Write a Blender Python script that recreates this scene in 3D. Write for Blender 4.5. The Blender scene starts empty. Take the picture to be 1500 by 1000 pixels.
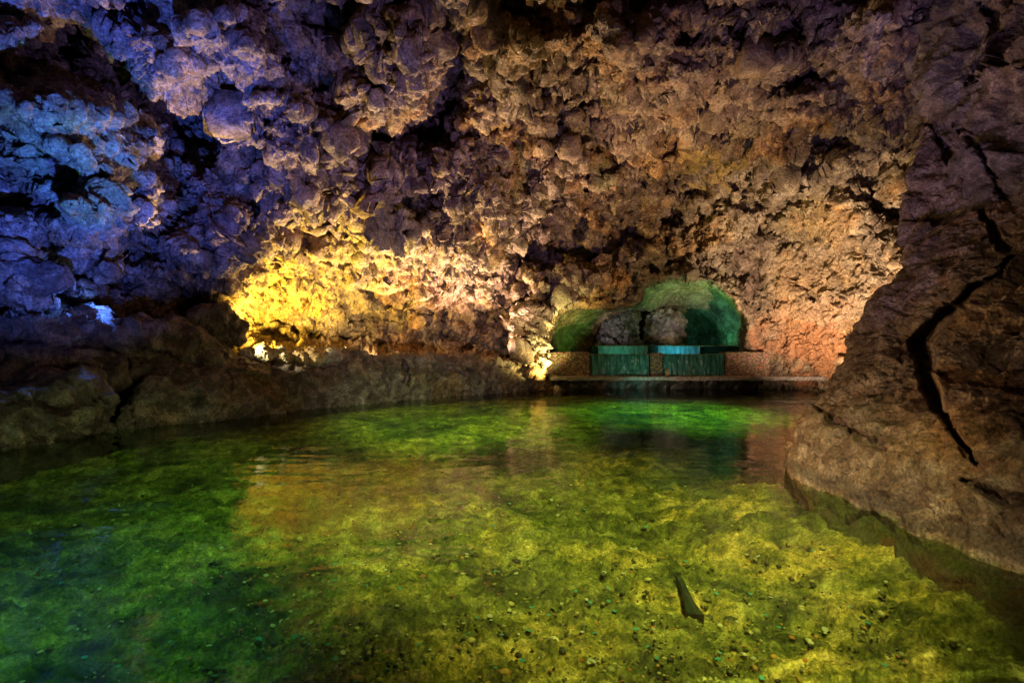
import bpy, bmesh, math, random
import numpy as np
from mathutils import Vector
from concurrent.futures import ThreadPoolExecutor

random.seed(7)
F32 = np.float32
sc = bpy.context.scene
col = sc.collection
FPX, EYE = 833.0, 1.3
DETAIL = 1.0            # >1 = coarser meshes


def P(px, py, Y):
    """point of the place seen at photo position px,py (1500x1000) at distance Y ahead"""
    return ((px - 750) / FPX * Y, Y, EYE - (py - 500) / FPX * Y)


# ------------------------------------------------------------------ noise
def _chunks(fn, p, *a):
    n = len(p)
    k = max(1, n // 60000)
    parts = np.array_split(p, k)
    with ThreadPoolExecutor(4) as ex:
        return np.concatenate(list(ex.map(lambda q: fn(q, *a), parts)))


def _hash(x, y, z, seed):
    h = (x * np.uint32(374761393)) ^ (y * np.uint32(668265263)) ^ (z * np.uint32(2147483647 - 17)) ^ np.uint32(seed * 974711 + 12345)
    h = (h ^ (h >> np.uint32(13))) * np.uint32(1274126177)
    h = (h ^ (h >> np.uint32(16))) * np.uint32(2246822519)
    return h ^ (h >> np.uint32(15))


def _perlin(p, seed):
    f = np.floor(p)
    i = f.astype(np.int64).astype(np.uint32)
    t = (p - f).astype(F32)
    w = t * t * t * (t * (t * 6 - 15) + 10)
    res = np.zeros(len(p), F32)
    for dx in (0, 1):
        wx = w[:, 0] if dx else 1 - w[:, 0]
        for dy in (0, 1):
            wy = w[:, 1] if dy else 1 - w[:, 1]
            for dz in (0, 1):
                wz = w[:, 2] if dz else 1 - w[:, 2]
                h = _hash(i[:, 0] + np.uint32(dx), i[:, 1] + np.uint32(dy), i[:, 2] + np.uint32(dz), seed)
                gx = (h & np.uint32(1023)).astype(F32) / 511.5 - 1
                gy = ((h >> np.uint32(10)) & np.uint32(1023)).astype(F32) / 511.5 - 1
                gz = ((h >> np.uint32(20)) & np.uint32(1023)).astype(F32) / 511.5 - 1
                res += wx * wy * wz * (gx * (t[:, 0] - dx) + gy * (t[:, 1] - dy) + gz * (t[:, 2] - dz))
    return res * 1.3


def noise(p, scale=1.0, seed=0):
    return _chunks(lambda q: _perlin(q, seed), (p / scale).astype(F32))


def fbm(p, scale, octaves, seed=0, gain=0.5, ridged=False):
    out = 0
    a = 1.0
    for o in range(octaves):
        n = noise(p, scale, seed + o)
        out = out + a * ((0.45 - np.abs(n)) * 2 if ridged else n)
        a *= gain
        scale *= 0.49
    return out


def _worley(p, seed):
    f = np.floor(p)
    i = f.astype(np.int64).astype(np.uint32)
    t = (p - f).astype(F32)
    f1 = np.full(len(p), 9, F32)
    f2 = np.full(len(p), 9, F32)
    cid = np.zeros(len(p), F32)
    fac = np.zeros(len(p), F32)
    for dx in (-1, 0, 1):
        for dy in (-1, 0, 1):
            for dz in (-1, 0, 1):
                h = _hash(i[:, 0] + np.uint32(dx & 0xffffffff), i[:, 1] + np.uint32(dy & 0xffffffff), i[:, 2] + np.uint32(dz & 0xffffffff), seed)
                ax = dx + (h & np.uint32(1023)).astype(F32) / 1023 - t[:, 0]
                ay = dy + ((h >> np.uint32(10)) & np.uint32(1023)).astype(F32) / 1023 - t[:, 1]
                az = dz + ((h >> np.uint32(20)) & np.uint32(1023)).astype(F32) / 1023 - t[:, 2]
                d = ax * ax + ay * ay + az * az
                m = d < f1
                f2 = np.where(m, f1, np.minimum(f2, d))
                cid = np.where(m, (h >> np.uint32(7) & np.uint32(255)).astype(F32) / 255, cid)
                k = (h >> np.uint32(5) & np.uint32(4095)).astype(F32)
                fac = np.where(m, ax * np.sin(k * 1.7) + ay * np.sin(k * 2.9 + 1) + az * np.sin(k * 4.1 + 2), fac)
                f1 = np.minimum(f1, d)
    return np.stack([np.sqrt(f1), np.sqrt(f2), cid, fac], 1)


def worley(p, scale, seed=0):
    return _chunks(lambda q: _worley(q, seed), (p / scale).astype(F32))


def sstep(a, b, x):
    t = np.clip((x - a) / (b - a), 0, 1)
    return t * t * (3 - 2 * t)


def seg_dist(X, Y, pts):
    """distance of (X,Y) to an open polyline"""
    d = np.full(X.shape, 1e9, F32)
    for (x0, y0), (x1, y1) in zip(pts[:-1], pts[1:]):
        vx, vy = x1 - x0, y1 - y0
        t = np.clip(((X - x0) * vx + (Y - y0) * vy) / (vx * vx + vy * vy + 1e-9), 0, 1)
        d = np.minimum(d, np.hypot(X - x0 - t * vx, Y - y0 - t * vy))
    return d


def cleft_w(X, Y, pts, wd):
    """1 inside a cleft that pinches and swells along its line, 0 outside"""
    best = np.zeros(X.shape, F32)
    n = len(pts)
    for i in range(n - 1):
        (x0, y0), (x1, y1) = pts[i][:2], pts[i + 1][:2]
        w0 = pts[i][2] if len(pts[i]) > 2 else wd * (.35 if i == 0 else 1)
        w1 = pts[i + 1][2] if len(pts[i + 1]) > 2 else wd * (.35 if i == n - 2 else 1)
        vx, vy = x1 - x0, y1 - y0
        t = np.clip(((X - x0) * vx + (Y - y0) * vy) / (vx * vx + vy * vy + 1e-9), 0, 1)
        d = np.hypot(X - x0 - t * vx, Y - y0 - t * vy) / (w0 + (w1 - w0) * t)
        best = np.maximum(best, 1 - sstep(.45, 1.15, d))
    return best


def poly_sd(X, Y, pts):
    """signed distance to a closed polygon, positive inside"""
    d = seg_dist(X, Y, pts + pts[:1])
    ins = np.zeros(X.shape, bool)
    for (x0, y0), (x1, y1) in zip(pts, pts[1:] + pts[:1]):
        c = ((y0 > Y) != (y1 > Y)) & (X < (x1 - x0) * (Y - y0) / (y1 - y0 + 1e-9) + x0)
        ins ^= c
    return np.where(ins, d, -d)


# ------------------------------------------------------------------ objects
def tag(o, label=None, cat=None, group=None, kind=None):
    if label: o['label'] = label
    if cat: o['category'] = cat
    if group: o['group'] = group
    if kind: o['kind'] = kind
    return o


def empty(name, loc):
    o = bpy.data.objects.new(name, None)
    col.objects.link(o)
    o.location = loc
    return o


def mesh_np(name, v, f, mat, parent=None, attrs=None, smooth=True, sharp=False):
    me = bpy.data.meshes.new(name)
    nv, nf, k = len(v), len(f), f.shape[1]
    me.vertices.add(nv)
    me.vertices.foreach_set('co', np.ascontiguousarray(v, F32).ravel())
    me.loops.add(nf * k)
    me.loops.foreach_set('vertex_index', np.ascontiguousarray(f, np.int32).ravel())
    me.polygons.add(nf)
    me.polygons.foreach_set('loop_start', np.arange(0, nf * k, k, dtype=np.int32))
    me.update(calc_edges=True)
    me.polygons.foreach_set('use_smooth', np.full(nf, smooth, bool))
    for nm, arr in (attrs or {}).items():
        if arr.ndim == 1:
            a = me.attributes.new(nm, 'FLOAT', 'POINT')
            a.data.foreach_set('value', arr.astype(F32))
        else:
            a = me.attributes.new(nm, 'FLOAT_COLOR', 'POINT')
            a.data.foreach_set('color', arr.astype(F32).ravel())
    me.materials.append(mat)
    o = bpy.data.objects.new(name, me)
    col.objects.link(o)
    if parent is not None:
        o.parent = parent
        o.matrix_parent_inverse.identity()
        if parent.location.length > 0:      # vertices are given in place coordinates
            me.transform(__import__('mathutils').Matrix.Translation(-parent.location))
    return o


def grid_faces(nu, nv):
    a = (np.arange(nv - 1)[:, None] * nu + np.arange(nu - 1)[None, :]).ravel()
    return np.stack([a, a + nu, a + nu + 1, a + 1], 1)


def grid_normals(p, nu, nv):
    g = p.reshape(nv, nu, 3)
    du = np.gradient(g, axis=1)
    dv = np.gradient(g, axis=0)
    n = np.cross(du, dv)
    n /= np.linalg.norm(n, axis=2, keepdims=True) + 1e-9
    return n.reshape(-1, 3)


def blur(a, nu, nv, n):
    g = a.reshape(nv, nu, -1).astype(F32)
    for _ in range(n):
        for ax in (0, 1):
            g = (np.roll(g, 1, ax) + 2 * g + np.roll(g, -1, ax)) / 4
    return g.reshape(nv * nu, -1)


# ------------------------------------------------------------------ materials
class NT:
    def __init__(s, name):
        s.m = bpy.data.materials.new(name)
        s.m.use_nodes = True
        s.t = s.m.node_tree
        s.t.nodes.clear()
        s.out = s.t.nodes.new('ShaderNodeOutputMaterial')

    def n(s, typ, **kw):
        nd = s.t.nodes.new(typ)
        for k, v in kw.items():
            if k.startswith('_'):
                nd.inputs[k[1:].replace('_', ' ')].default_value = v
            else:
                setattr(nd, k, v)
        return nd

    def l(s, a, b):
        s.t.links.new(a, b)

    def noise(s, vec, scale, detail=6, rough=0.6, dist=0.0):
        nd = s.n('ShaderNodeTexNoise')
        nd.inputs['Scale'].default_value = scale
        nd.inputs['Detail'].default_value = detail
        nd.inputs['Roughness'].default_value = rough
        nd.inputs['Distortion'].default_value = dist
        s.l(vec, nd.inputs['Vector'])
        return nd.outputs['Fac']

    def ramp(s, fac, stops):
        nd = s.n('ShaderNodeValToRGB')
        e = nd.color_ramp.elements
        while len(e) < len(stops): e.new(0.5)
        for el, (p, c) in zip(e, stops):
            el.position = p
            el.color = (*c, 1) if len(c) == 3 else c
        s.l(fac, nd.inputs['Fac'])
        return nd.outputs['Color']

    def mix(s, fac, a, b, typ='MIX'):
        nd = s.n('ShaderNodeMix', data_type='RGBA', blend_type=typ)
        for sock, val in ((nd.inputs[0], fac), (nd.inputs[6], a), (nd.inputs[7], b)):
            if isinstance(val, (int, float)): sock.default_value = val
            elif isinstance(val, tuple): sock.default_value = (*val, 1)
            else: s.l(val, sock)
        return nd.outputs[2]

    def math(s, op, a, b=0.0):
        nd = s.n('ShaderNodeMath', operation=op)
        for sock, val in ((nd.inputs[0], a), (nd.inputs[1], b)):
            if isinstance(val, (int, float)): sock.default_value = val
            else: s.l(val, sock)
        return nd.outputs[0]

    def bump(s, h, strength, dist):
        nd = s.n('ShaderNodeBump')
        nd.inputs['Strength'].default_value = strength
        nd.inputs['Distance'].default_value = dist
        s.l(h, nd.inputs['Height'])
        return nd.outputs['Normal']

    def principled(s, color, rough, normal=None, spec=0.5, metal=0.0):
        nd = s.n('ShaderNodeBsdfPrincipled')
        for k, val in (('Base Color', color), ('Roughness', rough), ('Specular IOR Level', spec), ('Metallic', metal)):
            if isinstance(val, (int, float)): nd.inputs[k].default_value = val
            elif isinstance(val, tuple): nd.inputs[k].default_value = (*val, 1)
            else: s.l(val, nd.inputs[k])
        if normal is not None: s.l(normal, nd.inputs['Normal'])
        s.l(nd.outputs[0], s.out.inputs[0])
        return s.m


def rock_material(name, dark, mid, light, fine=1.0, use_tint=False, rough=0.55, spec=0.5, bump=0.8):
    t = NT(name)
    pos = t.n('ShaderNodeNewGeometry').outputs['Position']
    big = t.noise(pos, 0.55 * fine, 5, 0.6, 0.6)
    med = t.noise(pos, 3.2 * fine, 8, 0.68, 0.4)
    fin = t.noise(pos, 26 * fine, 8, 0.75)
    c = t.ramp(med, [(0.3, dark), (0.47, mid), (0.6, light), (0.78, tuple(min(1, x * 1.35) for x in light))])
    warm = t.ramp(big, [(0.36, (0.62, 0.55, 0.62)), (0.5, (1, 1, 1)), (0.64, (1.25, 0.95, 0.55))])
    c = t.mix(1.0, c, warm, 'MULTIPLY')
    sp = t.ramp(fin, [(0.36, (0.2, 0.18, 0.16)), (0.5, (0.9, 0.9, 0.9)), (0.64, (1.8, 1.8, 1.8))])
    c = t.mix(0.9, c, sp, 'MULTIPLY')
    if use_tint:
        at = t.n('ShaderNodeAttribute', attribute_name='tint')
        am = t.math('MULTIPLY', at.outputs['Alpha'], t.ramp(med, [(0.3, (0.35,) * 3), (0.6, (1,) * 3)]))
        c = t.mix(am, c, t.mix(0.75, at.outputs['Color'], sp, 'MULTIPLY'))
    v = t.n('ShaderNodeTexVoronoi', feature='F1')
    v.inputs['Scale'].default_value = 20 * fine
    t.l(pos, v.inputs['Vector'])
    h = t.math('ADD', t.math('MULTIPLY', fin, 1.0), t.math('MULTIPLY', v.outputs['Distance'], -0.45))
    nrm = t.bump(h, bump, 0.055 / fine)
    r = t.ramp(fin, [(0.3, (rough - 0.18,) * 3), (0.7, (rough + 0.2,) * 3)])
    return t.principled(c, r, nrm, spec)


M = {}
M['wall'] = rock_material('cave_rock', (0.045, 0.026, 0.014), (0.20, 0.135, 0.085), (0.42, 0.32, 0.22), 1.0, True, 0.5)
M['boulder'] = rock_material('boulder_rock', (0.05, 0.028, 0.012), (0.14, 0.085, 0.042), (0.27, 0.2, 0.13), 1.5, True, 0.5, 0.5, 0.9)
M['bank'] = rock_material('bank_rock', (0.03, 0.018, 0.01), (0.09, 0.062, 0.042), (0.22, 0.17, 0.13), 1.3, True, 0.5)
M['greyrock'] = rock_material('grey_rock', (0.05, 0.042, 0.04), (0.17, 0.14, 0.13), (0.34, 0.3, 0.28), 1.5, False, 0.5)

M['litrock'] = rock_material('lamp_bright_rock', (0.12, 0.09, 0.06), (0.36, 0.3, 0.2), (0.6, 0.54, 0.42), 1.6, False, 0.55)  # paled to carry the hot lamp strip on the ledge top


def pebbledash():
    t = NT('pebbledash')
    pos = t.n('ShaderNodeNewGeometry').outputs['Position']
    v = t.n('ShaderNodeTexVoronoi', feature='F1')
    v.inputs['Scale'].default_value = 17
    t.l(pos, v.inputs['Vector'])
    c = t.ramp(v.outputs['Distance'], [(0.1, (0.42, 0.28, 0.19)), (0.45, (0.2, 0.12, 0.08)), (0.7, (0.03, 0.02, 0.015))])
    c = t.mix(0.5, c, v.outputs['Color'], 'OVERLAY')
    c = t.mix(0.4, c, (0.24, 0.14, 0.09))
    h = t.math('MULTIPLY', v.outputs['Distance'], -1.0)
    return t.principled(c, 0.55, t.bump(h, 1.0, 0.05))


def simple(name, c, rough, nscale=20, var=0.5, bump=0.3, metal=0.0, spec=0.5):
    t = NT(name)
    pos = t.n('ShaderNodeNewGeometry').outputs['Position']
    n = t.noise(pos, nscale, 6, 0.65)
    cc = t.ramp(n, [(0.3, tuple(x * (1 - var) for x in c)), (0.7, tuple(min(1, x * (1 + var)) for x in c))])
    return t.principled(cc, rough, t.bump(n, bump, 0.02), spec, metal)


M['pebbledash'] = pebbledash()
M['slab'] = simple('shaded_concrete', (0.025, 0.02, 0.02), 0.4, 12, 0.6, 0.6)  # near black stands in for the shade under the slab
M['slabtop'] = simple('worn_concrete', (0.26, 0.21, 0.2), 0.5, 14, 0.6, 0.6)
M['lip'] = simple('mossy_lip', (0.42, 0.26, 0.08), 0.45, 9, 0.6, 0.5)
M['weirwall'] = simple('weir_wall', (0.03, 0.07, 0.045), 0.35, 8, 0.6, 0.6)
M['metal'] = simple('lamp_housing', (0.05, 0.05, 0.05), 0.4, 30, 0.2, 0.1, 0.6)


def sheet_material(name, body, streak, alpha):
    """falling water: vertical silvery threads over a clear film"""
    t = NT(name)
    pos = t.n('ShaderNodeNewGeometry').outputs['Position']
    mp = t.n('ShaderNodeMapping')
    mp.inputs['Scale'].default_value = (9, 9, 0.25)
    t.l(pos, mp.inputs['Vector'])
    n = t.noise(mp.outputs[0], 1.3, 4, 0.65)
    f = t.ramp(n, [(0.4, (0, 0, 0)), (0.85, (1, 1, 1))])
    c = t.mix(f, body, streak)
    p = t.n('ShaderNodeBsdfPrincipled')
    t.l(c, p.inputs['Base Color'])
    p.inputs['Roughness'].default_value = 0.35
    t.l(t.bump(n, 0.15, 0.03), p.inputs['Normal'])
    tr = t.n('ShaderNodeBsdfTransparent')
    tr.inputs[0].default_value = (0.7, 0.95, 0.85, 1)
    mx = t.n('ShaderNodeMixShader')
    t.l(t.math('MULTIPLY_ADD', f, 1.0 - alpha) if False else t.ramp(n, [(0.35, (alpha,) * 3), (0.8, (min(1, alpha + 0.3),) * 3)]), mx.inputs[0])
    t.l(tr.outputs[0], mx.inputs[1])
    t.l(p.outputs[0], mx.inputs[2])
    t.l(mx.outputs[0], t.out.inputs[0])
    return t.m


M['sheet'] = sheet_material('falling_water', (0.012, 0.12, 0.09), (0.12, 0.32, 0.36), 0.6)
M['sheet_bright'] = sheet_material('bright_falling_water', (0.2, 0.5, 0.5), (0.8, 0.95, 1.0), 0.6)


def water_material(name='pool_water', tint=(0.84, 0.93, 0.66), rough=0.035):
    t = NT(name)
    pos = t.n('ShaderNodeNewGeometry').outputs['Position']
    mp = t.n('ShaderNodeMapping')
    mp.inputs['Scale'].default_value = (0.6, 1.0, 1.0)
    t.l(pos, mp.inputs['Vector'])
    n1 = t.noise(mp.outputs[0], 1.6, 3, 0.5, 0.5)
    n2 = t.noise(mp.outputs[0], 7.0, 3, 0.5, 0.3)
    h = t.math('ADD', n1, t.math('MULTIPLY', n2, 0.16))
    nrm = t.bump(h, 0.42, 0.05)
    gl = t.n('ShaderNodeBsdfGlossy')
    gl.inputs['Roughness'].default_value = rough
    t.l(nrm, gl.inputs['Normal'])
    tr = t.n('ShaderNodeBsdfTransparent')
    tr.inputs[0].default_value = (*tint, 1)
    fr = t.n('ShaderNodeFresnel')
    fr.inputs['IOR'].default_value = 1.33
    t.l(nrm, fr.inputs['Normal'])
    mx = t.n('ShaderNodeMixShader')
    t.l(fr.outputs[0], mx.inputs[0])
    t.l(tr.outputs[0], mx.inputs[1])
    t.l(gl.outputs[0], mx.inputs[2])
    t.l(mx.outputs[0], t.out.inputs[0])
    return t.m


M['water'] = water_material()
M['basin'] = water_material('basin_water', (0.3, 0.8, 0.6), 0.05)


def floor_material():
    t = NT('pool_bed')
    pos = t.n('ShaderNodeNewGeometry').outputs['Position']
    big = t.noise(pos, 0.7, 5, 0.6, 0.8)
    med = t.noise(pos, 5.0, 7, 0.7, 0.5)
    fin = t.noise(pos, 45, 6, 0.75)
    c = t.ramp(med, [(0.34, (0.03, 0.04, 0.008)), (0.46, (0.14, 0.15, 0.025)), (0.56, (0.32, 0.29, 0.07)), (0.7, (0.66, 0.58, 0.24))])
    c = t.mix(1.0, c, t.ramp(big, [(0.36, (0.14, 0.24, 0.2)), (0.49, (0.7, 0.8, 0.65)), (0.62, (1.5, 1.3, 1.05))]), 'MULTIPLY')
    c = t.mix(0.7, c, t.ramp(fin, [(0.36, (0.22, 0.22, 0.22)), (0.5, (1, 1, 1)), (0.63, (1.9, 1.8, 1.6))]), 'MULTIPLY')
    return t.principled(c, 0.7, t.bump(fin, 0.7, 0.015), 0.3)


M['floor'] = floor_material()


def gravel_material():
    t = NT('pool_gravel')
    at = t.n('ShaderNodeAttribute', attribute_name='tint')
    pos = t.n('ShaderNodeNewGeometry').outputs['Position']
    n = t.noise(pos, 60, 4, 0.7)
    c = t.mix(0.6, at.outputs['Color'], t.ramp(n, [(0.3, (0.5,) * 3), (0.7, (1.4,) * 3)]), 'MULTIPLY')
    return t.principled(c, 0.5, t.bump(n, 0.4, 0.01))


M['gravel'] = gravel_material()

# ------------------------------------------------------------------ cave shell
def axis(lo, a, b, hi, step, grow=1.045):
    mid = np.arange(a, b + step, step)
    l, r = [a], [mid[-1]]
    s = step
    while l[-1] > lo:
        s *= grow
        l.append(l[-1] - s)
    s = step
    while r[-1] < hi:
        s *= grow
        r.append(r[-1] + s)
    return np.concatenate([np.array(l[1:][::-1]), mid, np.array(r[1:])])


# (px, py, rx, ry, tilt deg, metres towards the viewer, edge softness): boulder-like swellings and hollows of the wall
BULGES = [
    (110, 240, 150, 125, 15, 1.3, .35), (60, 110, 190, 70, 25, 1.2, .4), (330, 95, 170, 60, 20, 0.8, .4),
    (440, 190, 110, 60, 10, 0.9, .35), (570, 95, 75, 85, -20, 1.0, .3), (430, 260, 95, 55, 0, 0.7, .35), (590, 250, 90, 55, 20, 0.5, .4),
    (690, 260, 60, 80, 10, 0.7, .35), (660, 400, 60, 110, 5, 0.6, .35), (560, 345, 110, 40, 5, 0.35, .3), (740, 160, 60, 60, 0, 0.6, .4),
    (720, 330, 50, 60, 0, 0.5, .4), (835, 245, 80, 35, 15, 0.9, .3), (860, 400, 70, 40, -8, 1.0, .35), (960, 400, 50, 32, 0, 0.7, .4),
    (800, 80, 60, 60, 0, 0.6, .4), (950, 90, 110, 70, 10, 0.7, .4), (1060, 80, 45, 40, 0, 0.5, .3), (1000, 190, 120, 40, 10, 0.6, .4),
    (1180, 280, 110, 60, 35, 0.6, .4), (1200, 110, 100, 70, 0, 0.6, .4), (1080, 330, 130, 45, -15, 0.5, .4), (1130, 380, 60, 50, 0, 0.4, .5),
    (1290, 60, 70, 90, 10, 0.9, .4), (360, 350, 80, 30, 10, 0.5, .3), (790, 500, 34, 62, 8, 1.1, .3), (720, 480, 60, 60, 0, 0.6, .4),
    (1095, 470, 35, 60, 5, 0.4, .5), (490, 440, 130, 40, 8, 0.35, .3), (395, 395, 60, 30, -25, 0.5, .3),
    (150, 395, 120, 20, 10, -1.5, .3), (230, 440, 120, 45, 0, -0.8, .4),
]
# dark clefts: polyline, width px, depth m
CLEFTS = [
    ([(-40, 75), (90, 110), (200, 150), (330, 185)], 26, 1.4), ([(240, 170), (300, 200), (345, 215)], 30, 1.6),
    ([(250, 215), (255, 290), (215, 360), (290, 390)], 20, 1.2), ([(620, -20), (660, 60), (640, 150), (655, 175)], 30, 1.6),
    ([(430, -20), (440, 40), (540, 60)], 20, 1.0), ([(380, 60), (440, 90)], 18, 0.9), ([(480, 170), (620, 185), (700, 215)], 16, 0.9),
    ([(765, 290), (775, 380), (765, 470), (770, 540)], 12, 1.1), ([(855, 40), (870, 95)], 14, 1.2), ([(825, 140), (885, 170)], 24, 1.0),
    ([(960, 350), (1020, 365)], 14, 0.9), ([(850, 345), (930, 345), (1000, 352)], 9, 0.7), ([(1150, 160), (1215, 200), (1225, 240)], 24, 0.9),
    ([(1050, 140), (1090, 165)], 16, 0.7), ([(535, 260), (545, 310)], 16, 0.8), ([(655, 340), (660, 410), (650, 460)], 7, 0.5),
    ([(970, 262), (1040, 252)], 14, 1.1), ([(800, 215), (830, 270), (870, 285)], 8, 0.8), ([(1120, 330), (1160, 350), (1230, 330)], 7, 0.5),
    ([(370, 330), (420, 350), (500, 335)], 8, 0.5), ([(380, 430), (500, 455), (600, 480)], 5, 0.45), ([(405, 480), (490, 490)], 5, 0.5),
    ([(1240, 330), (1262, 420)], 7, 0.4), ([(1150, 0), (1180, 60), (1160, 130)], 14, 0.7), ([(900, 0), (930, 50), (990, 130)], 8, 0.5),
    ([(700, 60), (730, 110), (800, 120)], 9, 0.6), ([(1080, 250), (1130, 300), (1110, 350)], 7, 0.4), ([(560, 400), (585, 440), (640, 470)], 8, 0.4),
]
STRATA = [([(372, 428), (440, 440), (520, 462), (620, 470)], 7, .5), ([(360, 470), (430, 482), (490, 500)], 8, .5), ([(395, 352), (480, 372), (600, 366)], 7, .4),
          ([(520, 395), (545, 440), (600, 452)], 7, .4), ([(590, 380), (612, 470), (625, 500)], 5, .35), ([(400, 365), (415, 400), (395, 420)], 8, .45), ([(640, 400), (655, 500)], 9, .5),
          ([(1150, 400), (1190, 440), (1250, 450)], 4, .25), ([(1105, 440), (1150, 480), (1160, 540)], 4, .2), ([(1120, 470), (1200, 500), (1240, 495)], 3, .15)]
NICHE = [(798, 560), (798, 482), (815, 455), (850, 446), (900, 449), (938, 442), (945, 420), (985, 408), (1040, 415), (1075, 440), (1092, 470), (1090, 560)]
HOLE_R = [(944, 560), (944, 458), (975, 447), (1012, 447), (1045, 460), (1062, 490), (1060, 560)]
HOLE_L = [(874, 560), (874, 480), (900, 452), (948, 450), (950, 560)]
# mineral, moss and other rock colours, lamp tones painted in at niche and upper left: px, py, r px, colour, strength
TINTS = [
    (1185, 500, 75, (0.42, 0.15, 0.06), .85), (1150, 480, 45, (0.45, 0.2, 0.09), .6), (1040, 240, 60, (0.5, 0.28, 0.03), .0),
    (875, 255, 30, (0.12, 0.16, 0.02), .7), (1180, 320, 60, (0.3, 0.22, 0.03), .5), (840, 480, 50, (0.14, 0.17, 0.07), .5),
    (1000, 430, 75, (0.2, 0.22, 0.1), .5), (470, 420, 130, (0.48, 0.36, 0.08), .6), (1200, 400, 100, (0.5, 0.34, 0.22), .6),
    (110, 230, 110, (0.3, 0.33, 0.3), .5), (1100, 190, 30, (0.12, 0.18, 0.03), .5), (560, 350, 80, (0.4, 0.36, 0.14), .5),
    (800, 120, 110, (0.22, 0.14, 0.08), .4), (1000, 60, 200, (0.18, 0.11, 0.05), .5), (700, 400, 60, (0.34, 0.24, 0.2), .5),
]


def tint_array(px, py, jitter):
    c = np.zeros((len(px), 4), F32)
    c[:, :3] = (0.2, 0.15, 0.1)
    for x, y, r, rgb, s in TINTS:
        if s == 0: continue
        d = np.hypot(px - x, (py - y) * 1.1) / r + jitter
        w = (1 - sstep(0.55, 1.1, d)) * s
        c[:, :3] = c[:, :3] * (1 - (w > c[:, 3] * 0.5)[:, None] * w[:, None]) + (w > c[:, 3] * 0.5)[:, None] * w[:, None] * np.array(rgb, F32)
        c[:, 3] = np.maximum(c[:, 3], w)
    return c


def remesh_arrays(me, voxel, pre=0, relax=3, coarse=0.0):
    o = bpy.data.objects.new('t', me)
    col.objects.link(o)
    if coarse:
        r0 = o.modifiers.new('a', 'REMESH'); r0.mode = 'VOXEL'; r0.voxel_size = coarse
    if pre:
        s = o.modifiers.new('s', 'SMOOTH'); s.iterations = pre; s.factor = 0.8
    r = o.modifiers.new('r', 'REMESH'); r.mode = 'VOXEL'; r.voxel_size = voxel
    s2 = o.modifiers.new('s2', 'SMOOTH'); s2.iterations = relax; s2.factor = 0.5
    dg = bpy.context.evaluated_depsgraph_get()
    ev = o.evaluated_get(dg)
    m2 = ev.to_mesh()
    nv = len(m2.vertices)
    v = np.empty(nv * 3, F32); m2.vertices.foreach_get('co', v)
    nn = np.empty(nv * 3, F32); m2.vertices.foreach_get('normal', nn)
    m2.calc_loop_triangles()
    t = np.empty(len(m2.loop_triangles) * 3, np.int32); m2.loop_triangles.foreach_get('vertices', t)
    ev.to_mesh_clear()
    bpy.data.objects.remove(o)
    bpy.data.meshes.remove(me)
    return v.reshape(-1, 3), nn.reshape(-1, 3), t.reshape(-1, 3)


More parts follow.
